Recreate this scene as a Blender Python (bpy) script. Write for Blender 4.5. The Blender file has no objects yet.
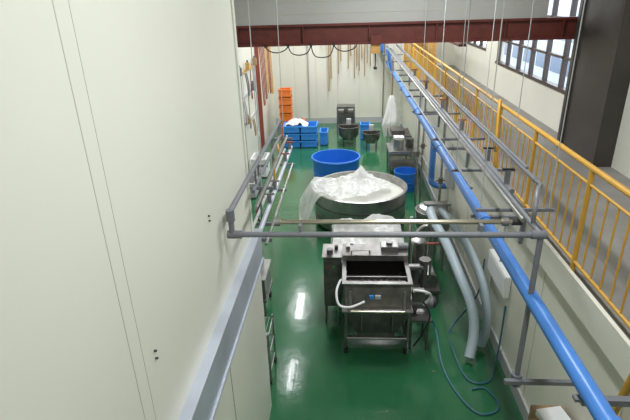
import bpy, bmesh, math, random
from mathutils import Vector, Matrix, noise
random.seed(7)
scene=bpy.context.scene
try:
    scene.view_settings.view_transform='Standard'
    scene.view_settings.exposure=0.0
except Exception: pass

# ---------------------------------------------------------------- materials
def mat(name,col,rough=0.5,metal=0.0,nscale=0,namt=0.0,bump=0.0,bscale=20,coat=0.0,emit=0,alpha=1.0,trans=0.0,dark=0.6,stretch=None):
    m=bpy.data.materials.new(name); m.use_nodes=True
    nt=m.node_tree; b=nt.nodes['Principled BSDF']
    b.inputs['Base Color'].default_value=(*col,1)
    b.inputs['Roughness'].default_value=rough
    b.inputs['Metallic'].default_value=metal
    b.inputs['Coat Weight'].default_value=coat
    b.inputs['Alpha'].default_value=alpha
    b.inputs['Transmission Weight'].default_value=trans
    if emit:
        b.inputs['Emission Color'].default_value=(*col,1); b.inputs['Emission Strength'].default_value=emit
    if nscale or bump:
        tc=nt.nodes.new('ShaderNodeTexCoord')
        mp=nt.nodes.new('ShaderNodeMapping'); nt.links.new(tc.outputs['Object'],mp.inputs['Vector'])
        if stretch: mp.inputs['Scale'].default_value=stretch
    if nscale:
        n=nt.nodes.new('ShaderNodeTexNoise'); n.inputs['Scale'].default_value=nscale; n.inputs['Detail'].default_value=6
        nt.links.new(mp.outputs['Vector'],n.inputs['Vector'])
        r=nt.nodes.new('ShaderNodeValToRGB')
        r.color_ramp.elements[0].position=0.35; r.color_ramp.elements[1].position=0.7
        r.color_ramp.elements[0].color=(*[c*(1-namt) for c in col],1)
        r.color_ramp.elements[1].color=(*col,1)
        nt.links.new(n.outputs['Fac'],r.inputs['Fac']); nt.links.new(r.outputs['Color'],b.inputs['Base Color'])
    if bump:
        n2=nt.nodes.new('ShaderNodeTexNoise'); n2.inputs['Scale'].default_value=bscale; n2.inputs['Detail'].default_value=3
        nt.links.new(mp.outputs['Vector'],n2.inputs['Vector'])
        bp=nt.nodes.new('ShaderNodeBump'); bp.inputs['Strength'].default_value=bump; bp.inputs['Distance'].default_value=0.02
        nt.links.new(n2.outputs['Fac'],bp.inputs['Height']); nt.links.new(bp.outputs['Normal'],b.inputs['Normal'])
    return m
M={}
M['wall']=mat('cream_panel',(0.68,0.69,0.60),0.42,0,0.5,0.05,0.03,3)
M['wallb']=mat('cream_panel_back',(0.70,0.69,0.60),0.5,0,0.7,0.08)
M['seam']=mat('panel_seam',(0.50,0.50,0.43),0.6)
M['seamd']=mat('dark_gasket',(0.05,0.05,0.05),0.6)
M['floor']=mat('green_epoxy',(0.024,0.14,0.058),0.16,0,0.8,0.22,0.14,5,coat=0.25)
M['ceil']=mat('ceiling_white',(0.6,0.6,0.57),0.8,0,1,0.05)
M['bulk']=mat('grey_bulkhead',(0.50,0.50,0.48),0.35,0.1,0.6,0.12)
M['red']=mat('oxide_red_steel',(0.15,0.030,0.022),0.5,0,6,0.3)
M['redp']=mat('red_paint',(0.28,0.06,0.035),0.5)
M['alu']=mat('aluminium',(0.50,0.54,0.62),0.36,0.35,3,0.12)
M['steel']=mat('stainless',(0.44,0.435,0.42),0.34,0.9,5,0.3,0.05,30)
M['steelm']=mat('stainless_brushed_grey',(0.27,0.265,0.255),0.4,0.85,6,0.3,0.05,30)
M['steeld']=mat('stainless_worn',(0.21,0.20,0.19),0.42,0.75,7,0.4,0.05,30)
M['dark']=mat('cavity_shade_and_cap',(0.022,0.02,0.018),0.6)  # near-black stands in for shade inside the hopper; also the motor end cap
M['grey']=mat('grey_pvc',(0.17,0.18,0.20),0.4,0,8,0.15)
M['greyl']=mat('grey_light',(0.42,0.43,0.43),0.45)
M['brass']=mat('polished_pipe',(0.62,0.57,0.45),0.22,0.9,9,0.15)
M['blue']=mat('blue_pipe',(0.06,0.22,0.62),0.35,0,4,0.12)
M['bluet']=mat('blue_tub_plastic',(0.02,0.17,0.62),0.35)
M['bluel']=mat('blue_crate',(0.04,0.25,0.72),0.45)
M['hose']=mat('duct_hose',(0.42,0.51,0.57),0.4,0,0,0)
M['teal']=mat('teal_hose',(0.03,0.12,0.18),0.4)
M['yel']=mat('yellow_paint',(0.60,0.33,0.045),0.4,0,5,0.15)
M['deck']=mat('deck_grey',(0.26,0.25,0.23),0.6,0,2,0.25)
M['column']=mat('dark_steel_column',(0.055,0.048,0.042),0.5,0,2,0.3)
M['frame']=mat('window_frame_dark',(0.06,0.045,0.04),0.4)
M['white']=mat('white_plastic',(0.75,0.76,0.76),0.4)
M['orange']=mat('orange_crate',(0.80,0.20,0.03),0.45)
M['wood']=mat('light_wood',(0.70,0.40,0.12),0.55,0,6,0.3,stretch=(1,1,6))
M['card']=mat('cardboard',(0.33,0.21,0.11),0.8,0,3,0.15)
M['rope']=mat('tan_rubber',(0.36,0.24,0.11),0.6)
M['black']=mat('black_rubber',(0.02,0.02,0.02),0.5)
M['curd']=mat('soy_liquid',(0.66,0.66,0.60),0.3,0,4,0.08)
M['tube']=mat('tube_light',(1,0.98,0.95),0.5,emit=6)
M['skyb']=mat('neighbour_wall',(0.50,0.55,0.62),0.7,0,2,0.2)
M['skyw']=mat('neighbour_glass',(0.10,0.14,0.2),0.15)
M['gnd']=mat('asphalt_snow',(0.6,0.62,0.65),0.8,0,1,0.4)
M['green']=mat('green_bottle',(0.05,0.30,0.12),0.4)
def film(name,lo,hi):
    m=bpy.data.materials.new(name); m.use_nodes=True; nt=m.node_tree
    b=nt.nodes['Principled BSDF']; out=nt.nodes['Material Output']
    b.inputs['Base Color'].default_value=(0.84,0.85,0.84,1); b.inputs['Roughness'].default_value=0.25
    t=nt.nodes.new('ShaderNodeBsdfTransparent'); tl=nt.nodes.new('ShaderNodeBsdfTranslucent')
    tl.inputs['Color'].default_value=(0.85,0.85,0.83,1)
    m1=nt.nodes.new('ShaderNodeMixShader'); m1.inputs[0].default_value=0.35
    nt.links.new(b.outputs[0],m1.inputs[1]); nt.links.new(tl.outputs[0],m1.inputs[2])
    m2=nt.nodes.new('ShaderNodeMixShader')
    tc=nt.nodes.new('ShaderNodeTexCoord'); n=nt.nodes.new('ShaderNodeTexNoise'); n.inputs['Scale'].default_value=4
    nt.links.new(tc.outputs['Object'],n.inputs['Vector'])
    mr=nt.nodes.new('ShaderNodeMapRange'); mr.inputs[1].default_value=0.3; mr.inputs[2].default_value=0.7; mr.inputs[3].default_value=lo; mr.inputs[4].default_value=hi
    nt.links.new(n.outputs['Fac'],mr.inputs[0]); nt.links.new(mr.outputs[0],m2.inputs[0])
    nt.links.new(m1.outputs[0],m2.inputs[1]); nt.links.new(t.outputs[0],m2.inputs[2]); nt.links.new(m2.outputs[0],out.inputs[0])
    return m
M['film']=film('plastic_film',.08,.40)
M['filmd']=film('plastic_bag_film',.0,.12)
def glass():
    m=bpy.data.materials.new('window_glass'); m.use_nodes=True; nt=m.node_tree; out=nt.nodes['Material Output']
    nt.nodes.remove(nt.nodes['Principled BSDF'])
    t=nt.nodes.new('ShaderNodeBsdfTransparent'); g=nt.nodes.new('ShaderNodeBsdfGlossy'); g.inputs['Roughness'].default_value=0.03
    mx=nt.nodes.new('ShaderNodeMixShader'); mx.inputs[0].default_value=0.07
    nt.links.new(t.outputs[0],mx.inputs[1]); nt.links.new(g.outputs[0],mx.inputs[2]); nt.links.new(mx.outputs[0],out.inputs[0])
    return m
M['glass']=glass()

# ---------------------------------------------------------------- builder
class B:
    def __init__(s,name):
        s.name=name; s.bm=bmesh.new(); s.mats=[]
    def mi(s,k):
        if k not in s.mats: s.mats.append(k)
        return s.mats.index(k)
    def box(s,x0,x1,y0,y1,z0,z1,k,rot=None,bev=0):
        vs=[s.bm.verts.new((x,y,z)) for x in (x0,x1) for y in (y0,y1) for z in (z0,z1)]
        idx=[(0,1,3,2),(4,6,7,5),(0,4,5,1),(2,3,7,6),(0,2,6,4),(1,5,7,3)]
        i=s.mi(k); fs=[]
        for f in idx:
            fc=s.bm.faces.new([vs[j] for j in f]); fc.material_index=i; fs.append(fc)
        if bev:
            es=list({e for f in fs for e in f.edges})
            r=bmesh.ops.bevel(s.bm,geom=es,offset=bev,segments=2,affect='EDGES',clamp_overlap=True)
            for f in r['faces']: f.material_index=i
            vs=list({v for f in fs if f.is_valid for v in f.verts}|{v for f in r['faces'] for v in f.verts})
        if rot:
            c=Vector(((x0+x1)/2,(y0+y1)/2,(z0+z1)/2))
            bmesh.ops.rotate(s.bm,cent=c,matrix=rot,verts=[v for v in vs if v.is_valid])
        return s
    def tube(s,pts,r,k,seg=12,smooth=0,caps=True,radii=None,rib=0):
        P=[Vector(p) for p in pts]
        if smooth and len(P)>2:
            Q=[]
            for i in range(len(P)-1):
                p0=P[max(i-1,0)];p1=P[i];p2=P[i+1];p3=P[min(i+2,len(P)-1)]
                for j in range(smooth):
                    t=j/smooth
                    Q.append(0.5*((2*p1)+(-p0+p2)*t+(2*p0-5*p1+4*p2-p3)*t*t+(-p0+3*p1-3*p2+p3)*t**3))
            Q.append(P[-1]); P=Q
        i=s.mi(k); rings=[]; up=None
        for n,p in enumerate(P):
            if n==0: t=P[1]-P[0]
            elif n==len(P)-1: t=P[-1]-P[-2]
            else: t=(P[n]-P[n-1]).normalized()+(P[n+1]-P[n]).normalized()
            if t.length<1e-6: t=Vector((0,0,1))
            t.normalize()
            if up is None:
                up=Vector((0,0,1)) if abs(t.z)<0.9 else Vector((1,0,0))
            a=(up-t*up.dot(t)).normalized(); up=a; b=t.cross(a)
            rr=r if radii is None else radii[n]
            if rib and n%2: rr=r*(1-rib)
            if 0<n<len(P)-1 and not smooth:
                c=(P[n]-P[n-1]).normalized().dot(t); rr2=rr/max(c,0.5)
            else: rr2=rr
            rings.append([s.bm.verts.new(p+(a*math.cos(2*math.pi*q/seg)+b*math.sin(2*math.pi*q/seg))*(rr if smooth else (rr+ (rr2-rr)*0.5))) for q in range(seg)])
        for n in range(len(rings)-1):
            for q in range(seg):
                f=s.bm.faces.new((rings[n][q],rings[n][(q+1)%seg],rings[n+1][(q+1)%seg],rings[n+1][q])); f.material_index=i; f.smooth=True
        if caps:
            f=s.bm.faces.new(rings[0][::-1]); f.material_index=i
            f=s.bm.faces.new(rings[-1]); f.material_index=i
        return s
    def cyl(s,p0,p1,r,k,seg=20,r2=None):
        return s.tube([p0,p1],r,k,seg,radii=[r,r if r2 is None else r2])
    def lathe(s,prof,c,k,seg=48,mats=None):
        rings=[]
        for (r,z) in prof:
            if r<1e-5: rings.append([s.bm.verts.new((c[0],c[1],c[2]+z))])
            else: rings.append([s.bm.verts.new((c[0]+r*math.cos(2*math.pi*q/seg),c[1]+r*math.sin(2*math.pi*q/seg),c[2]+z)) for q in range(seg)])
        for n in range(len(rings)-1):
            A,Bb=rings[n],rings[n+1]; i=s.mi(mats[n] if mats else k)
            for q in range(seg):
                a0=A[q%len(A)];a1=A[(q+1)%len(A)];b0=Bb[q%len(Bb)];b1=Bb[(q+1)%len(Bb)]
                vs=[]
                for v in (a0,a1,b1,b0):
                    if v not in vs: vs.append(v)
                if len(vs)>2:
                    f=s.bm.faces.new(vs); f.material_index=i; f.smooth=True
        return s
    def sheet(s,fn,nu,nv,k):
        g=[[s.bm.verts.new(fn(u/nu,v/nv)) for v in range(nv+1)] for u in range(nu+1)]
        i=s.mi(k)
        for u in range(nu):
            for v in range(nv):
                f=s.bm.faces.new((g[u][v],g[u+1][v],g[u+1][v+1],g[u][v+1])); f.material_index=i; f.smooth=True
        return s
    def prism(s,a,b,k):
        i=s.mi(k); n=len(a)
        A=[s.bm.verts.new(p) for p in a]; Bv=[s.bm.verts.new(p) for p in b]
        for j in range(n):
            f=s.bm.faces.new((A[j],A[(j+1)%n],Bv[(j+1)%n],Bv[j])); f.material_index=i
        f=s.bm.faces.new(A[::-1]); f.material_index=i
        f=s.bm.faces.new(Bv); f.material_index=i
        return s
    def crate(s,x0,x1,y0,y1,z0,z1,k,t=0.03):
        s.box(x0,x1,y0,y1,z0,z0+t,k)
        s.box(x0,x0+t,y0,y1,z0,z1,k); s.box(x1-t,x1,y0,y1,z0,z1,k)
        s.box(x0+t,x1-t,y0,y0+t,z0,z1,k); s.box(x0+t,x1-t,y1-t,y1,z0,z1,k)
        s.box(x0-.02,x1+.02,y0-.02,y0,z1-.05,z1,k); s.box(x0-.02,x0,y0,y1,z1-.05,z1,k); s.box(x1,x1+.02,y0,y1,z1-.05,z1,k)
        n=max(2,int((x1-x0)/.15))
        for j in range(1,n):
            x=x0+(x1-x0)*j/n; s.box(x-.01,x+.01,y0-.015,y0,z0,z1-.05,k)
        return s
    def done(s,sharp=True):
        me=bpy.data.meshes.new(s.name); bmesh.ops.recalc_face_normals(s.bm,faces=s.bm.faces[:])
        s.bm.to_mesh(me); s.bm.free()
        for k in s.mats: me.materials.append(M[k])
        try: me.set_sharp_from_angle(angle=math.radians(40))
        except Exception: pass
        o=bpy.data.objects.new(s.name,me); scene.collection.objects.link(o); return o

# ---------------------------------------------------------------- room shell
B('floor').box(-3.3,4.5,-1.6,21.2,-0.15,0,'floor').done()
B('ceiling').box(-3.3,4.5,-1.6,21.2,6.6,6.75,'ceil').done()
w=B('wall_left').box(-1.26,-1.06,-1.6,4.85,0,6.6,'wall')
w.box(-1.06,-1.02,-1.6,4.95,0,2.25,'wall').done()
s=B('trim_1')
for y,z0,wd in ((1.86,2.6,.0025),(1.97,2.6,.001),(-0.2,2.6,.0025)):
    s.box(-1.06,-1.0585,y-wd,y+wd,z0,6.6,'seam')
s.box(-1.062,-1.045,4.80,4.87,2.6,6.6,'wall')
for y in (0.7,3.3): s.box(-1.02,-1.018,y-.004,y+.004,0,2.2,'seamd')
s.done()
r=B('trim_2'); r.box(-1.06,-0.99,-1.5,5.0,2.22,2.60,'alu'); r.box(-1.06,-0.975,-1.5,5.0,2.585,2.605,'alu'); r.box(-1.06,-0.975,-1.5,5.0,2.21,2.23,'alu'); r.done()
for i,(y,z) in enumerate(((2.1,3.25),(2.1,3.2),(3.35,3.5),(3.35,3.46))):
    b=B('wall_bolt'); b.cyl((-1.06,y,z),(-1.045,y,z),.007,'seamd',10); b.done()
B('wall_left_return').box(-3.3,-1.26,4.65,4.85,0,6.6,'wall').done()
B('wall_left_far').box(-3.3,-3.1,4.85,21.0,0,6.6,'wallb').done()
w=B('wall_back').box(-3.3,4.5,21.0,21.2,0,6.6,'wallb')
for x in (-2.2,-1.3,-.4,.5,1.4): w.box(x-.006,x+.006,20.992,21.0,0,6.6,'seam')
w.box(-3.1,2.26,20.98,21.0,0,.25,'greyl'); w.done()
B('wall_front').box(-3.3,4.5,-1.8,-1.6,0,6.6,'wall').done()
w=B('wall_right_lower').box(2.26,2.42,-1.6,21.0,0,2.2,'wallb')
for y in (3.2,5.0,6.8,8.6,10.4,12.2,14,16): w.box(2.254,2.26,y-.005,y+.005,.2,2.13,'seam')
w.box(2.23,2.26,-1.6,21,0,.2,'greyl')
w.done()
d=B('floor_mezzanine'); d.box(2.23,4.3,-1.6,21.0,2.2,2.33,'deck'); d.box(2.19,2.23,-1.6,21,2.14,2.44,'wallb'); d.done()
# right upper wall with windows
w=B('wall_right_upper')
w.box(4.3,4.5,-1.6,9.55,0,6.6,'wall'); w.box(4.3,4.5,15.0,16.2,0,6.6,'wallb'); w.box(4.3,4.5,19.6,21.0,0,6.6,'wallb')
w.box(4.3,4.5,9.55,15.0,0,3.12,'wallb'); w.box(4.3,4.5,9.55,15.0,5.7,6.6,'wallb')
w.box(4.3,4.5,16.2,19.6,0,3.35,'wallb'); w.box(4.3,4.5,16.2,19.6,5.4,6.6,'wallb'); w.done()
for (a,b_,z0,z1,n) in ((9.55,15.0,3.12,5.7,6),(16.2,19.6,3.35,5.4,4)):
    f=B('window_1' if n==6 else 'window_2')
    f.box(4.27,4.42,a,b_,z0,z0+.07,'frame'); f.box(4.27,4.42,a,b_,z1-.07,z1,'frame')
    for i in range(n+1):
        y=a+(b_-a)*i/n; y=min(max(y,a+.03),b_-.03); f.box(4.3,4.40,y-.03,y+.03,z0+.07,z1-.07,'frame')
    f.box(4.3,4.39,a,b_,z0+.62,z0+.67,'frame'); f.box(4.3,4.39,a,b_,z0+1.35,z0+1.4,'frame')
    f.box(4.345,4.35,a+.03,b_-.03,z0+.07,z1-.07,'glass'); f.done()
# exterior
B('ground_outside').box(4.5,60,-20,60,-.5,-.3,'gnd').done()
e=B('neighbour_building').box(13,18,2,46,-.3,4.6,'skyb')
for i in range(16):
    e.box(12.95,13,3+i*2.6,4.7+i*2.6,2.2,3.5,'skyw'); e.box(12.9,13,2.9+i*2.6,4.8+i*2.6,2.1,2.2,'white')
    e.box(12.95,13,3+i*2.6,4.7+i*2.6,.3,1.3,'skyw')
e.box(12.8,18,2,46,4.6,4.75,'white'); e.done()
# column & beams
c=B('steel_column'); c.box(4.0,4.3,7.9,8.0,2.33,6.6,'column'); c.box(4.0,4.3,9.3,9.4,2.33,6.6,'column'); c.box(4.06,4.3,8.0,9.3,2.33,6.6,'column'); c.done()
b=B('crane_beam'); b.box(-3.1,4.3,9.42,9.62,4.53,4.57,'red'); b.box(-3.1,4.3,9.42,9.62,4.2,4.24,'red'); b.box(-3.1,4.3,9.50,9.54,4.24,4.53,'red')
for x in (-2,-.8,.4,1.6,2.8,3.8): b.box(x-.01,x+.01,9.43,9.5,4.24,4.53,'red')
b.done()
w=B('wall_bulkhead').box(-3.1,3.5,9.46,9.6,4.57,6.6,'bulk')
for z in (4.75,4.95,5.3): w.box(-3.1,3.5,9.452,9.46,z-.006,z+.006,'seam')
w.done()
b=B('cable_festoon')
for i in range(4):
    x=-1.5+i*.42; dz=.05+.05*(i%3)
    b.tube([(x,9.39,4.2),(x+.06,9.39,4.18-dz),(x+.2,9.39,4.14-dz),(x+.35,9.39,4.18-dz),(x+.42,9.39,4.2)],.010,'black',8,smooth=5)
    b.box(x-.02,x+.02,9.37,9.42,4.18,4.24,'black')
b.done()
b=B('hoist_trolley'); b.box(.42,.62,9.34,9.42,4.2,4.36,'red'); b.box(.44,.60,9.38,9.6,4.04,4.2,'wood'); b.cyl((.52,9.45,3.8),(.52,9.45,4.04),.010,'black'); b.cyl((.49,9.45,3.78),(.55,9.45,3.78),.03,'black'); b.done()
b=B('steel_column'); b.box(-3.1,-2.98,16.98,17.0,0,6.6,'redp'); b.box(-3.1,-2.98,17.1,17.12,0,6.6,'redp'); b.box(-3.05,-3.03,17.0,17.1,0,6.6,'redp'); b.done()
b=B('crane_beam'); b.box(2.05,2.2,9.62,21,4.1,4.14,'red'); b.box(2.11,2.14,9.62,21,4.14,4.4,'red'); b.box(2.05,2.2,9.62,21,4.4,4.44,'red'); b.done()

# ---------------------------------------------------------------- railing
r=B('yellow_railing')
X=2.3
r.cyl((X,-1.5,3.46),(X,20.9,3.46),.028,'yel'); r.cyl((X,-1.5,3.30),(X,20.9,3.30),.014,'yel',10)
r.cyl((X,-1.5,2.47),(X,20.9,2.47),.018,'yel',10)
y=-1.4;n=0
while y<20.9:
    if n%8==0: r.cyl((X,y,2.33),(X,y,3.46),.026,'yel',12)
    else: r.cyl((X,y,2.47),(X,y,3.30),.010,'yel',8)
    y+=.185;n+=1
r.done()
r=B('rail_brace'); r.tube([(2.16,3.02,2.41),(2.16,3.16,1.75),(2.26,3.2,1.7)],.03,'yel'); r.done()
r=B('ladder_rail'); r.tube([(2.16,6.9,2.40),(2.12,6.95,3.5),(2.06,6.8,3.58),(2.02,6.6,3.0)],.02,'yel',10,smooth=6); r.done()
p=B('wood_panel'); p.box(2.4,3.3,19.3,19.36,2.33,3.6,'wood'); p.box(2.38,3.32,19.2,19.3,2.33,2.45,'wood')
for x in (2.4,2.8,3.24): p.box(x,x+.06,19.26,19.3,2.33,3.6,'wood')
p.done()

# ---------------------------------------------------------------- blue pipe
p=B('blue_main_pipe')
p.cyl((1.6,1.2,2.55),(1.6,20.6,2.55),.066,'blue',24)
for y in (2.3,5.3,8.3,11.3,14.3,17.3): 
    p.cyl((1.6,y-.03,2.55),(1.6,y+.03,2.55),.08,'blue',24)
    p.box(1.57,2.18,y+.3,y+.35,2.43,2.48,'grey'); p.box(1.52,1.68,y+.3,y+.35,2.46,2.485,'grey'); p.box(2.14,2.18,y+.3,y+.35,2.1,2.48,'grey')
p.cyl((1.6,10.8,2.55),(1.75,10.8,2.35),.05,'blue'); 
p.tube([(1.75,10.8,2.38),(1.9,10.8,2.2),(1.93,10.8,1.9),(1.93,10.8,1.2),(1.93,10.7,1.05),(2.05,10.6,1.0),(2.25,10.6,1.0)],.07,'blue',16,smooth=5)
p.tube([(1.6,18.0,2.55),(1.5,18.0,2.9),(1.4,18.0,3.3)],.07,'blue',14,smooth=4)
p.done()
p=B('blue_air_tank'); p.lathe([(0,0),(.16,.04),(.18,.1),(.18,.8),(.16,.88),(0,.92)],(1.25,19.9,3.0),'blue',24); p.cyl((1.25,19.9,3.9),(1.25,19.9,6.6),.02,'grey'); p.box(1.1,1.4,20.0,20.99,3.2,3.24,'grey'); p.done()

# ---------------------------------------------------------------- suspended grey pipework
p=B('pipe_frame')
h=3.17
p.tube([(-.98,3.7,3.36),(-.98,3.7,h),(1.58,3.7,h)],.026,'grey',14)
p.tube([(1.58,3.7,h),(1.58,3.7,1.66)],.024,'grey',14)
p.box(1.45,2.26,3.62,3.66,1.66,1.70,'grey'); p.cyl((1.58,3.7,1.6),(1.58,3.7,1.72),.05,'grey')
p.cyl((-.98,3.7,3.38),(-.98,7.0,3.38),.024,'grey',14)
p.cyl((-.98,4.7,h),(-.98,7.0,h),.02,'grey',14); p.cyl((-.86,4.2,3.2),(-.86,6.8,3.2),.018,'steel',14)
p.cyl((-.98,7.0,3.38),(-.98,7.0,h),.024,'grey',14)
p.cyl((-.98,3.7,3.3),(-.98,3.7,3.4),.036,'grey')
p.cyl((-.9,3.7,h),(-1.02,3.7,h),.036,'grey'); p.cyl((1.5,3.7,h),(1.62,3.7,h),.036,'grey')
for x,z,rr,y1 in ((1.58,3.17,.024,20.5),(1.42,3.30,.02,19),(1.72,3.08,.03,20.5),(1.84,3.34,.016,20.5),(1.30,3.12,.016,14),(1.95,3.2,.025,20.5)):
    p.cyl((x,3.7 if x<1.7 and x>1.35 else 4.9,z),(x,y1,z),rr,'grey' if rr!=.02 else 'steel',12)
for y in (4.5,5.7,7.1,8.8,10.5,12.5,14.5,16.5,18.5):
    p.box(1.25,2.0,y-.015,y+.015,3.03,3.06,'grey')
    for x in (1.3,1.95): p.cyl((x,y,3.05),(x,y,6.6),.005,'greyl',6)
for y in (4.9,6.9):
    p.box(-1.05,-.8,y-.015,y+.015,3.12,3.15,'grey'); p.cyl((-.92,y,3.12),(-.92,y,6.6),.005,'greyl',6); p.cyl((-.98,y,3.15),(-.98,y,3.38),.012,'grey')
for y in (5.1,5.9,7.4,9,11,13): # valves
    p.cyl((1.72,y,3.05),(1.72,y,3.25),.03,'grey'); p.box(1.66,1.78,y-.015,y+.015,3.25,3.27,'redp' if y>7 else 'black')
p.tube([(1.58,3.9,3.17),(1.58,3.9,3.34),(1.66,4.1,3.42),(1.8,4.4,3.34),(1.95,4.9,3.2)],.02,'grey',12,smooth=4)
p.done()
p=B('polished_crossbar')
p.cyl((-.62,3.78,3.25),(1.36,3.78,3.25),.021,'brass',18)
for x in (-.62,1.28): p.cyl((x,3.78,3.25),(x+.05,3.78,3.25),.036,'steel',18)
for x in (-.4,1.1): p.box(x-.012,x+.012,3.70,3.79,3.17,3.25,'grey')
p.cyl((1.36,3.78,3.25),(1.44,3.78,3.25),.03,'black',18)
p.done()
p=B('pipe_rack')
p.cyl((-1.02,5.0,2.52),(-1.02,8.6,2.52),.03,'alu'); p.cyl((-1.14,5.0,2.48),(-1.14,8.6,2.48),.02,'greyl'); p.cyl((-.94,5.0,2.4),(-.94,8.0,2.4),.018,'steel')
for y in (5.6,6.8,8.0):
    p.box(-1.2,-.9,y-.02,y+.02,2.36,2.4,'grey')
    if y<7: p.cyl((-1.08,y,2.36),(-1.08,y,3.17),.014,'grey'); p.box(-1.1,-.96,y-.012,y+.012,3.14,3.17,'grey')
p.tube([(-1.02,6.5,2.52),(-1.02,6.5,2.9),(-.95,6.5,3.0),(-.98,6.6,3.17)],.018,'wood',10,smooth=4)
p.tube([(-1.14,6.2,2.5),(-1.3,6.4,2.2),(-1.25,6.6,1.9),(-1.1,6.8,2.3)],.015,'redp',10,smooth=5)
for y in (5.9,6.4,7.7,8.4):
    p.cyl((-1.02,y,2.5),(-1.02,y,2.66),.028,'grey',12); p.box(-1.09,-.95,y-.012,y+.012,2.66,2.68,'redp' if y>7 else 'steel')
for y in (5.2,):
    p.cyl((-1.2,y,2.38),(-1.2,y,0),.02,'grey',10); p.box(-1.2,-.9,y-.015,y+.015,2.34,2.38,'grey')
p.done()

# ---------------------------------------------------------------- big round tank
t=B('round_vat')
C=(.3,10.9,0); R=1.07
t.lathe([(0,.1),(R-.02,.1),(R,.13),(R,.86),(R+.03,.87),(R+.03,.90),(R-.03,.905),(R-.03,.72)],C,'steel',72)
t.lathe([(R-.03,.72),(0,.72)],C,'curd',72)
for z in (.3,.6): t.lathe([(R,z-.015),(R+.012,z-.015),(R+.012,z+.015),(R,z+.015)],C,'steeld',72)
for a in range(6):
    aa=a*math.pi/3+.3; x=C[0]+.9*math.cos(aa); y=C[1]+.9*math.sin(aa); t.cyl((x,y,0),(x,y,.12),.04,'steeld')
t.cyl((-.2,9.95,.2),(-.2,9.6,.2),.04,'steel'); t.cyl((-.2,9.62,.2),(-.2,9.6,.34),.015,'redp')
t.done()
def crump(x,y,s=2.2,seed=0):
    return noise.ridged_multi_fractal(Vector((x*s+seed,y*s,seed*.7)),0.9,2.1,3,1.0,2.0)
def fold(x,y,s,seed):
    n=noise.noise(Vector((x*s*.6+seed,y*s*.6,seed)))
    a=x*.8+y*.5+n*.55
    return (1-abs(math.sin(a*s*2.0)))**1.6
f=B('plastic_sheet')
PK=((.02,.30,.60,7,.3),(-.42,.12,.38,6,1.1),(.34,.10,.32,5,2.0),(-.16,-.18,.22,6,.6))
def tent(x,y):
    best=0
    for (px,py,hh,k,ph) in PK:
        dx=x-px; dy=y-py; d=math.hypot(dx,dy); th=math.atan2(dy,dx)
        d2=d*(1+.22*math.sin(k*th+ph)+.10*math.sin((k*2+1)*th+ph*2))
        zz=hh*math.exp(-(max(d2,0)/.36)**.95)
        best=math.log(math.exp(14*best)+math.exp(14*zz))/14
    return best-.09
def fn(u,v):
    x=-1.52+u*2.26
    half=.12+.56*math.sin(math.pi*min(1,.12+u*.9))**.7+.05*math.sin(u*19)
    yc=-.28+.42*u
    y=yc+(v-.5)*2*half
    rimx=-math.sqrt(max(.01,(R+.05)**2-y*y))
    if x<rimx:
        dd=rimx-x; z=.96-dd*1.15-.35*dd*dd; z+=.05*math.sin(v*14+u*5)*min(1,dd*5); x=rimx-.05-dd*.72
    else:
        k=min(1,(x-rimx)/.3); zi=.78+tent(x,y); z=.97*(1-k)+max(zi,.765)*k+.09*math.sin(k*math.pi)*abs(math.sin(y*7))
    z+=.035*crump(x,y,2.4,4)-.03+.03*fold(x,y,4.5,2)
    z=max(z,.30 if x<rimx else .75)
    return (C[0]+x,C[1]+y,z)
f.sheet(fn,130,90,'film')
f.done()

# ---------------------------------------------------------------- plastic-covered vat
t=B('rectangular_vat')
x0,x1,y0,y1=-.25,.98,7.45,8.8
t.crate(x0,x1,y0,y1,.35,.93,'steel',.03)
for x in (x0+.05,x1-.05):
    for y in (y0+.05,y1-.05): t.cyl((x,y,0),(x,y,.4),.025,'steel')
t.box(x0+.04,x1-.04,y0+.04,y1-.04,.76,.80,'curd')
t.done()
f=B('plastic_sheet')
def fn3(u,v):
    x=x0-.06+u*(x1-x0+.12); y=y0-.06+v*(y1-y0+.1)
    e=min(u,1-u,v,1-v)
    z=.945+(.15*fold(x,y,2.6,6)+.08*crump(x,y,1.7,5))*min(1,e*6+.15)
    if e<.03: z-=.16+.05*math.sin(u*20+v*17)
    return (x,y,z)
f.sheet(fn3,60,60,'film'); f.done()

# ---------------------------------------------------------------- hopper machine
m=B('hopper_machine')
x0,x1,y0,y1=-.06,.90,6.0,7.0
for x in (x0+.01,x1-.055):
    for y in (y0+.03,y1-.07):
        m.box(x,x+.045,y,y+.045,.1,.9,'steelm'); m.cyl((x+.02,y+.02,.0),(x+.02,y+.02,.1),.035,'black')
m.box(x0+.06,x1-.06,y0+.04,y0+.07,.26,.30,'steeld'); m.box(x0+.02,x0+.05,y0+.08,y1-.08,.26,.30,'steeld'); m.box(x1-.05,x1-.02,y0+.08,y1-.08,.26,.30,'steeld')
t_=.03
m.box(x0,x1,y0,y0+t_,.80,1.24,'steeld'); m.box(x0,x1,y1-t_,y1,.70,1.34,'steeld')
m.box(x0,x0+t_,y0+t_,y1-t_,.70,1.24,'steeld'); m.box(x1-t_,x1,y0+t_,y1-t_,.70,1.24,'steeld')
m.box(x0+t_,x0+t_+.005,y0+t_,y1-t_,.76,1.23,'dark'); m.box(x1-t_-.005,x1-t_,y0+t_,y1-t_,.76,1.23,'dark'); m.box(x0+t_+.006,x1-t_-.006,y1-t_-.005,y1-t_,.76,1.23,'dark')  # inner plates, cavity shade put into their near-black colour
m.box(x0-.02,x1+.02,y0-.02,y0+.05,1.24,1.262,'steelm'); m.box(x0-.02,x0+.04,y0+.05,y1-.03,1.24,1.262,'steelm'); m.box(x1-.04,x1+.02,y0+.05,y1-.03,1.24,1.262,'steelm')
m.box(x0+.03,x1-.03,y0+.04,y1-.04,.74,.76,'dark')  # cavity bottom plate, its shade painted in the same way
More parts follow.
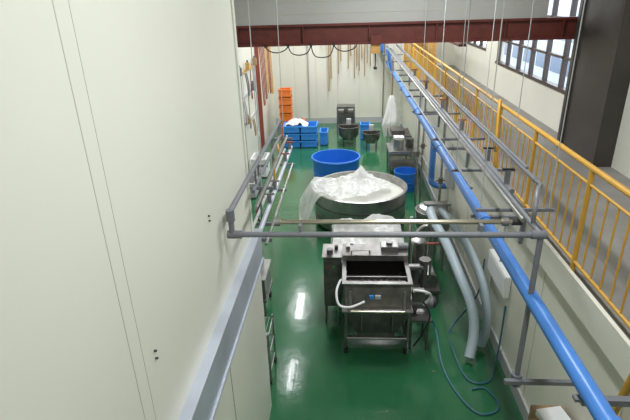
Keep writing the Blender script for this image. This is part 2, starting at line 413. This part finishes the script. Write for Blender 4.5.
# rear hinged lid, with stacked gear housing and motor on top
m.box(x0-.02,x1+.02,y1-.36,y1+.02,1.34,1.365,'steeld'); m.box(x0-.02,x1+.02,y1-.37,y1-.35,1.27,1.365,'steelm')
m.box(x0,x0+.02,y1-.35,y1,1.24,1.34,'steeld'); m.box(x1-.02,x1,y1-.35,y1,1.24,1.34,'steeld')
m.tube([(x0+.12,y1-.30,1.365),(x0+.12,y1-.30,1.41),(x0+.4,y1-.30,1.41),(x0+.4,y1-.30,1.365)],.012,'steel',8)
m.box(x1-.38,x1-.12,y1-.26,y1-.05,1.365,1.45,'steelm',bev=.01); m.cyl((x1-.12,y1-.15,1.41),(x1+.04,y1-.15,1.41),.055,'grey',20); m.cyl((x1-.25,y1-.15,1.45),(x1-.25,y1-.15,1.49),.05,'steeld',16)
m.box(x0+.04,x0+.10,y1-.18,y1-.04,1.365,1.42,'steelm')
for x in (x0+.1,x1-.14): m.box(x,x+.05,y1,y1+.04,1.30,1.38,'steel')
m.cyl((x0+.03,y0+.35,1.05),(x1-.03,y0+.35,1.05),.045,'steeld')
for i in range(9):
    x=x0+.1+i*.09; m.box(x,x+.012,y0+.26,y0+.44,.97,1.13,'steeld')
m.box(x0+.03,x1-.03,y0+.21,y0+.235,1.20,1.24,'steeld')
m.prism([(x0+.02,y0-.02,1.20),(x1-.02,y0-.02,1.20),(x1-.02,y0,1.20),(x0+.02,y0,1.20)],
        [(x0+.02,y0-.10,.90),(x1-.02,y0-.10,.90),(x1-.02,y0,.90),(x0+.02,y0,.90)],'steeld')
m.box(x0-.02,x1+.02,y0-.18,y0+.02,.875,.90,'steelm')
m.prism([(x0+.0,y0-.16,.87),(x1-.0,y0-.16,.87),(x1-.0,y1-.1,.87),(x0+.0,y1-.1,.87)],
        [(x0+.18,y0+.02,.40),(x1-.18,y0+.02,.40),(x1-.18,y1-.35,.40),(x0+.18,y1-.35,.40)],'steeld')
m.box(x0+.2,x1-.2,y0+.04,y0+.5,.30,.40,'steeld')
for x in (x0+.02,x1-.05): m.box(x,x+.03,y0-.17,y0+.04,.38,.87,'steelm')
m.cyl((x0+.04,y0-.15,.42),(x1-.04,y0-.15,.42),.018,'steelm')
for x in (x0+.25,x1-.27): m.box(x,x+.02,y0-.165,y0-.05,.55,.86,'steelm')
m.box(x0+.37,x0+.43,y0-.082,y0-.05,1.05,1.10,'bluel'); m.box(x0+.45,x0+.53,y0-.082,y0-.05,1.05,1.10,'greyl')
m.cyl((x0+.1,y0-.20,.92),(x1-.1,y0-.20,.92),.016,'brass')
for x in (x0+.10,x1-.10): m.cyl((x,y0-.12,.9),(x,y0-.08,1.18),.02,'steel')
m.tube([(x0+.30,y0-.10,1.02),(x0+.1,y0-.18,.98),(x0-.06,y0-.16,1.0),(x0-.10,y0-.02,1.12),(x0-.05,y0+.15,1.2),(x0,y0+.2,1.2)],.018,'white',10,smooth=6)
m.box(x1,x1+.35,y0+.1,y0+.6,.52,.56,'steelm'); 
for (a,b_) in ((x1+.05,y0+.15),(x1+.3,y0+.15),(x1+.3,y0+.55)): m.cyl((a,b_,0),(a,b_,.54),.02,'steelm')
m.cyl((x1+.02,y0+.35,.72),(x1+.14,y0+.35,.72),.14,'steeld',28); m.cyl((x1+.14,y0+.35,.72),(x1+.38,y0+.35,.72),.10,'grey',28); m.cyl((x1+.38,y0+.35,.72),(x1+.42,y0+.35,.72),.085,'dark',28)
m.box(x1+.18,x1+.32,y0+.28,y0+.42,.8,.9,'steeld')
m.cyl((x1,y0+.75,1.1),(x1+.3,y0+.75,1.1),.05,'steelm'); m.cyl((x1+.3,y0+.75,.6),(x1+.3,y0+.75,1.2),.05,'steelm'); m.cyl((x1+.3,y0+.75,1.18),(x1+.3,y0+.75,1.24),.09,'steeld')
m.tube([(x1+.05,y0+.05,1.12),(x1+.2,y0-.02,1.14),(x1+.3,y0+.08,1.0),(x1+.22,y0+.15,.8)],.018,'white',10,smooth=5)
m.tube([(x1,y0+.2,1.0),(x1+.15,y0+.1,.95),(x1+.3,y0+.05,.7),(x1+.2,y0,.4),(x1+.1,y0+.1,.1)],.014,'black',8,smooth=5)
m.tube([(x1+.3,y0+.75,.65),(x1+.3,y0+.75,.3),(x1,y0+.8,.25)],.035,'steelm',12,smooth=4)
m.box(x1+.03,x1+.2,y0+.0,y0+.12,.95,1.12,'steeld')
m.done()
m=B('control_cabinet'); m.box(-.38,-.10,6.75,7.15,.35,1.26,'steeld',bev=.012); m.box(-.35,-.13,6.74,6.75,.5,1.2,'steeld')
for x in (-.36,-.14):
    for y in (6.78,7.1): m.cyl((x,y,0),(x,y,.37),.018,'steel')
m.cyl((-.3,6.735,1.1),(-.3,6.75,1.1),.02,'redp'); m.cyl((-.22,6.735,1.1),(-.22,6.75,1.1),.02,'green'); m.box(-.40,-.08,6.72,7.18,1.262,1.28,'steelm'); 
m.cyl((-.28,6.85,1.28),(-.28,6.85,1.36),.05,'steeld'); m.cyl((-.18,7.0,1.28),(-.18,7.0,1.34),.03,'black'); m.done()
m=B('pump_skid'); m.box(1.08,1.60,7.3,8.2,.25,.3,'steeld')
for x in (1.12,1.56):
    for y in (7.35,8.15): m.cyl((x,y,0),(x,y,.27),.025,'steelm')
m.cyl((1.22,7.6,.3),(1.22,7.6,1.1),.10,'steelm',24); m.lathe([(.10,0),(.13,.02),(.13,.06),(0,.12)],(1.22,7.6,1.08),'steel',24)
m.cyl((1.42,7.5,.42),(1.42,7.95,.42),.12,'greyl',24); m.cyl((1.42,7.4,.42),(1.42,7.5,.42),.15,'steelm',24)
m.tube([(1.22,7.75,.9),(1.22,8.0,.95),(1.3,8.1,1.1),(1.48,8.1,1.15),(1.52,8.1,.7),(1.48,8.0,.45)],.035,'steel',14,smooth=5)
m.cyl((1.15,8.1,.3),(1.15,8.1,1.35),.03,'steel'); m.cyl((1.4,7.35,.5),(1.4,7.35,1.2),.022,'steel'); m.cyl((1.3,7.35,1.2),(1.55,7.35,1.2),.02,'redp')
m.done()
k=B('steel_kettle'); k.lathe([(0,.35),(.2,.38),(.34,.55),(.36,.9),(.38,.91),(.38,.94),(.34,.94),(.33,.6),(0,.5)],(1.78,9.4,0),'steel',40)
for a in (.5,2.6,4.7): k.cyl((1.78+.28*math.cos(a),9.4+.28*math.sin(a),0),(1.78+.28*math.cos(a),9.4+.28*math.sin(a),.5),.025,'steel')
k.lathe([(.33,.0),(.30,.06),(.1,.12),(0,.13)],(1.78,9.4,.94),'steel',40); k.cyl((1.78,9.4,1.06),(1.78,9.4,1.14),.03,'steel'); k.done()

# ducts & hoses
d=B('duct_hose'); d.tube([(1.52,8.40,1.35),(1.50,7.9,1.38),(1.60,7.2,1.28),(1.72,6.6,1.02),(1.84,6.25,.72),(1.86,6.05,.40),(1.78,5.86,.10)],.078,'hose',18,smooth=14,rib=.07)
d.done()
d=B('duct_hose'); d.tube([(1.75,8.50,1.3),(1.80,7.9,1.36),(1.93,7.3,1.25),(2.04,6.75,1.02),(2.09,6.4,.72),(2.08,6.2,.38),(2.02,6.15,.10)],.07,'hose',18,smooth=14,rib=.07); d.done()
d=B('duct_stand'); d.box(1.47,1.52,8.42,8.47,0,1.45,'steel'); d.box(1.82,1.87,8.52,8.57,0,1.45,'steel'); d.box(1.42,1.9,8.42,8.57,1.42,1.46,'steel'); d.done()
d=B('water_hose')
d.tube([(1.2,6.5,.5),(1.35,6.6,.2),(1.42,6.5,.014),(1.38,5.75,.014),(1.49,5.2,.014),(1.68,4.88,.014),(1.92,4.92,.014),(1.98,5.1,.014),(1.87,5.33,.014),(1.7,5.3,.014)],.014,'teal',8,smooth=10)
d.done()
d=B('water_hose'); d.tube([(2.24,7.2,1.0),(2.1,6.9,.5),(1.65,6.6,.02),(1.60,6.1,.014),(1.68,5.5,.014),(1.95,5.45,.014),(2.12,5.75,.014),(2.2,5.9,.3),(2.24,6.0,.9)],.013,'teal',8,smooth=10); d.done()
e=B('electrical_box'); e.box(2.17,2.253,5.95,6.8,1.06,1.40,'white',bev=.01); e.box(2.165,2.17,6.0,6.75,1.1,1.36,'white'); e.cyl((2.22,6.4,1.40),(2.22,6.4,2.13),.015,'greyl'); e.done()
e=B('electrical_box'); e.box(2.12,2.253,9.9,10.3,1.2,1.7,'greyl',bev=.01); e.cyl((2.2,10.1,1.7),(2.2,10.1,2.13),.015,'greyl'); e.done()
c=B('cardboard_box'); c.box(1.9,2.22,3.55,4.0,0,1.05,'card'); c.box(1.74,1.9,3.5,3.78,1.05,1.07,'card',rot=Matrix.Rotation(-.5,3,'Y')); c.box(1.93,2.19,3.6,3.9,1.05,1.12,'white',rot=Matrix.Rotation(.2,3,'Z')); c.done()
# left grey cart, sack on top
c=B('bag_cart'); c.box(-1.95,-1.36,6.9,7.6,.3,.34,'steeld'); c.box(-1.93,-1.38,6.92,7.58,.34,.72,'steelm',bev=.02); c.box(-1.95,-1.36,6.9,7.6,.72,.75,'steel')
for x in (-1.9,-1.41):
    for y in (6.95,7.55): c.cyl((x,y,.06),(x,y,.32),.02,'steel'); c.cyl((x-.02,y,.05),(x+.02,y,.05),.05,'black')
def sack(u,v):
    a=2*math.pi*v; r=max(0.0,1-u)**.45 if u>.35 else .82*(.9+u*.15)
    return (-1.65+.27*r*math.cos(a)*(1+.08*math.sin(5*a)),7.25+.30*r*math.sin(a)*(1+.06*math.sin(4*a+1)),.75+.36*u+.03*math.sin(3*a+u*4)*(1-u))
c.sheet(sack,20,40,'greyl'); c.done()
c=B('utility_cart')
for x in (-1.42,-1.08):
    for y in (5.35,5.8): c.cyl((x,y,.08),(x,y,.85),.014,'steel'); c.cyl((x-.015,y,.045),(x+.015,y,.045),.045,'black')
for z in (.2,.5,.8):
    for i in range(8): c.cyl((-1.42+i*.34/7,5.35,z),(-1.42+i*.34/7,5.8,z),.005,'steel',6)
    for y in (5.35,5.8): c.cyl((-1.42,y,z),(-1.08,y,z),.009,'steel',8)
    for x in (-1.42,-1.08): c.cyl((x,5.35,z),(x,5.8,z),.009,'steel',8)
c.box(-1.34,-1.14,5.4,5.7,.508,.62,'greyl'); c.done()

# ---------------------------------------------------------------- tubs and crates
def tub(name,cx,cy,R,H,k):
    t=B(name); t.lathe([(0,0),(R*.86,0),(R*.88,.03),(R*.97,H-.06),(R,H-.06),(R*1.02,H-.03),(R,H),(R*.95,H),(R*.85,.06),(0,.06)],(cx,cy,0),k,56)
    for z in (.3,.5): t.lathe([(R*(.88+.09*z/H),z*H-.01),(R*(.90+.09*z/H)+.01,z*H),(R*(.88+.09*z/H),z*H+.01)],(cx,cy,0),k,56)
    return t
tub('blue_tub',-.33,13.55,.70,.82,'bluet').done()
tub('blue_tub',1.62,13.0,.33,.55,'bluet').done()
c=B('blue_crate')
for i in range(3): 
    c.crate(-2.30,-1.72,17.2,18.0,.27*i,.27*i+.26,'bluel'); c.crate(-1.66,-1.10,17.2,18.0,.27*i,.27*i+.26,'bluel')
c.sheet(lambda u,v:(-2.28+u*.85,17.3+v*.6,.76+.14*crump(u*2,v*2,2,9)*math.sin(math.pi*u)),20,20,'white'); c.done()
c=B('blue_crate'); c.crate(-1.0,-.72,17.5,18.2,0,.5,'bluel'); c.done()
c=B('orange_crate')
for i in range(6): c.crate(-2.60,-2.15,18.7,19.2,.31*i,.31*i+.30,'orange')
c.done()
c=B('orange_crate')
for i in range(2): c.crate(-2.05,-1.7,18.8,19.3,.31*i,.31*i+.30,'orange')
c.done()
def mixer(cx,cy,R,H):
    t=B('mixing_kettle'); t.lathe([(0,.2),(R*.7,.22),(R,.4),(R,H),(R+.03,H),(R+.03,H+.03),(R-.03,H+.03),(R-.05,.4),(0,.3)],(cx,cy,0),'steeld',40)
    for a in range(4): 
        x=cx+R*.85*math.cos(a*1.57+.7); y=cy+R*.85*math.sin(a*1.57+.7); t.cyl((x,y,0),(x,y,.45),.03,'steel')
    t.box(cx-R,cx+R,cy-.05,cy+.05,H+.03,H+.1,'steeld'); t.cyl((cx,cy,.4),(cx,cy,H+.25),.04,'steel'); t.cyl((cx,cy,H+.1),(cx,cy,H+.3),.09,'greyl')
    return t
mixer(.05,17.6,.36,.66).done()
mixer(.85,17.1,.30,.55).done()
c=B('blue_crate'); c.crate(.5,.85,18.2,18.6,0,.6,'bluel'); c.done()
m=B('steel_press'); m.box(-.4,.3,18.9,19.5,.3,.8,'steeld'); m.box(-.35,.25,18.95,19.45,.8,.88,'steeld')
for x in (-.38,.27):
    for y in (18.92,19.45): m.cyl((x,y,0),(x,y,1.1),.03,'steel')
m.box(-.4,.3,18.9,19.5,1.05,1.12,'steelm'); m.cyl((-.05,19.2,.88),(-.05,19.2,1.05),.09,'steel'); m.done()
m=B('steel_rack'); 
for x in (1.35,2.0):
    for y in (15.2,16.2): m.cyl((x,y,0),(x,y,.95),.02,'steel')
for z in (.3,.9): m.box(1.33,2.02,15.18,16.22,z,z+.03,'steeld')
m.box(1.4,1.8,15.3,15.9,.93,1.08,'steeld'); m.box(1.4,1.9,15.3,16,.33,.6,'greyl'); m.done()
f=B('hanging_plastic_bag')
def bag(u,v):
    a=2*math.pi*v; p=.04+.27*min(1,u*1.5)**.7*(1-.55*max(0,u-.7)/.3)
    p*=1+.18*math.sin(5*a+u*3)+.10*math.sin(9*a)
    return (1.50+p*math.cos(a)+.06*math.sin(u*4),16.9+.85*p*math.sin(a),1.90-1.35*u+.06*math.sin(3*a)*u)
f.sheet(bag,30,60,'filmd')
f.cyl((1.50,16.9,1.85),(1.50,16.9,3.04),.012,'rope',8); f.done()
m=B('work_table'); m.box(1.2,2.1,13.8,14.8,.8,.84,'steel')
for x in (1.25,2.05):
    for y in (13.85,14.75): m.cyl((x,y,0),(x,y,.8),.022,'steel')
m.box(1.25,2.05,13.85,14.75,.3,.33,'steeld'); m.cyl((1.5,14.1,.84),(1.5,14.1,1.15),.15,'steel'); m.cyl((1.85,14.3,.84),(1.85,14.3,1.1),.12,'steeld'); m.box(1.4,1.7,14.4,14.7,.84,1.1,'white'); m.done()
m=B('pipe_manifold')
for x,y,z in ((1.75,11.9,3.05),(1.98,12.6,3.15),(1.98,9.95,3.18),(1.58,17.6,3.15)):
    m.cyl((x,y,.0),(x,y,z),.028,'steel',12); m.cyl((x,y,1.3),(x,y,1.42),.05,'steeld'); m.cyl((x-.1,y,1.36),(x+.1,y,1.36),.012,'redp')
m.cyl((1.98,11.2,1.1),(1.98,12.6,1.1),.025,'steel'); m.cyl((2.08,9.95,1.6),(2.08,12.6,1.6),.02,'greyl'); m.done()
m=B('hose_hanger')
m.cyl((-.9,20.85,3.35),(1.1,20.85,3.35),.03,'greyl'); 
for x in (-.85,.1,1.0): m.box(x-.02,x+.02,20.85,21,3.33,3.37,'greyl')
for x,z in ((-.75,1.4),(-.35,2.1),(.05,2.3),(.3,1.9),(.5,2.2),(.72,2.0),(.95,2.4)):
    m.tube([(x,20.82,z),(x,20.8,3.2),(x+.02,20.82,3.42),(x+.08,20.86,3.3),(x+.1,20.84,z+.5)],.022,'rope',8,smooth=5)
m.tube([(-.9,20.85,3.35),(-1.0,20.85,3.3),(-1.0,20.85,4.6)],.03,'wood',8)
m.done()
m=B('wall_conduit'); m.cyl((-3.0,20.93,4.05),(2.2,20.93,4.05),.04,'greyl'); m.cyl((-1.6,20.93,4.05),(-1.6,20.93,.3),.025,'greyl'); m.cyl((1.5,20.93,4.05),(1.5,20.93,.3),.03,'steel'); m.done()
m=B('wall_utility_rail')
for z in (1.5,2.3,3.0): m.box(-3.1,-3.05,12.0,16.6,z,z+.06,'greyl' if z<3 else 'wood')
for y in (12.1,14.2,16.5): m.cyl((-3.04,y,.0),(-3.04,y,3.3),.022,'greyl',10)
cols=['greyl','white','rope','grey','steel','wood','rope','redp','grey']
y=12.3;i=0
while y<16.4:
    k=cols[i%len(cols)]; z=(3.0,2.3,3.0,1.5)[i%4]
    L=random.uniform(.4,.9)
    if i%3==0: m.tube([(-3.0,y,z),(-2.96,y,z-.3),(-2.96,y+.06,z-L),(-2.96,y+.16,z-L),(-2.96,y+.2,z-.3),(-3.0,y+.18,z)],.018,k,8,smooth=5)
    elif i%3==1: m.cyl((-3.0,y,z+.03),(-3.0,y,z-L),.014,k,8); m.box(-3.01,-2.98,y-.06,y+.06,z-L-.16,z-L,k)
    else: m.box(-3.05,-2.93,y-.07,y+.07,z+.06,z+.28,k,bev=.01); m.cyl((-2.99,y,z+.28),(-2.99,y,z+.35),.03,'grey',10)
    y+=.2;i+=1
m.done()
m=B('storage_bin'); m.crate(-2.9,-2.5,12.3,13.0,0,.45,'greyl'); m.done()
m=B('storage_bin'); m.crate(-2.9,-2.45,14.0,14.7,0,.6,'white'); m.done()
m=B('wall_hoses')
m.box(-3.1,-3.06,17.4,20.4,3.5,3.55,'wood')
for i in range(5):
    y=17.6+i*.55; z=1.6+.5*random.random(); k=random.choice(['rope','redp','black','greyl','wood'])
    m.tube([(-3.04,y,3.55),(-3.02,y,3.2),(-3.0,y+.05,z),(-3.0,y+.2,z-.1),(-3.0,y+.3,z),(-3.02,y+.28,3.2),(-3.04,y+.25,3.5)],.018,k,8,smooth=5)
m.done()

# ---------------------------------------------------------------- lights
def lamp(x,y,power,sx=.35,sy=1.8,z=6.3):
    L=bpy.data.lights.new('fluorescent_lamp','AREA'); L.shape='RECTANGLE'; L.size=sx; L.size_y=sy; L.energy=power; L.color=(.97,.985,1.0)
    o=bpy.data.objects.new('fluorescent_lamp',L); o.location=(x,y,z-.03); scene.collection.objects.link(o)
    b=B('ceiling_light'); b.box(x-.2,x+.2,y-sy/2-.05,y+sy/2+.05,z+.03,z+.12,'white')
    for dx in (-.09,.09): b.cyl((x+dx,y-sy/2,z),(x+dx,y+sy/2,z),.018,'tube',10)
    for dy in (-.6,.6): b.cyl((x,y+dy,z+.12),(x,y+dy,6.6),.01,'greyl',8)
    b.done()
for x,y,e in ((.9,2.0,120),(.9,6.5,185),(-1.8,12.3,42),(1.0,12.3,215),(-1.9,16.4,50),(1.0,16.4,240),(-.3,19.4,200)): lamp(x,y,e,sx=.35 if x>-1 else .28)
wl=bpy.data.worlds.new('World'); scene.world=wl; wl.use_nodes=True
bg=wl.node_tree.nodes['Background']; bg.inputs[0].default_value=(.80,.89,1,1); bg.inputs[1].default_value=4.0

# ---------------------------------------------------------------- camera
cam=bpy.data.cameras.new('camera'); cam.sensor_width=36; cam.lens=28.0; cam.clip_start=.05
co=bpy.data.objects.new('camera',cam); scene.collection.objects.link(co); scene.camera=co
Yc=Vector((32,213,-490)).normalized(); Zc=Vector((-35,1127,490)); Zc=(Zc-Yc*Zc.dot(Yc)).normalized(); Xc=Yc.cross(Zc)
Rm=Matrix((Xc,Yc,Zc)).to_4x4(); co.matrix_world=Matrix.Translation((0,0,5))@Rm
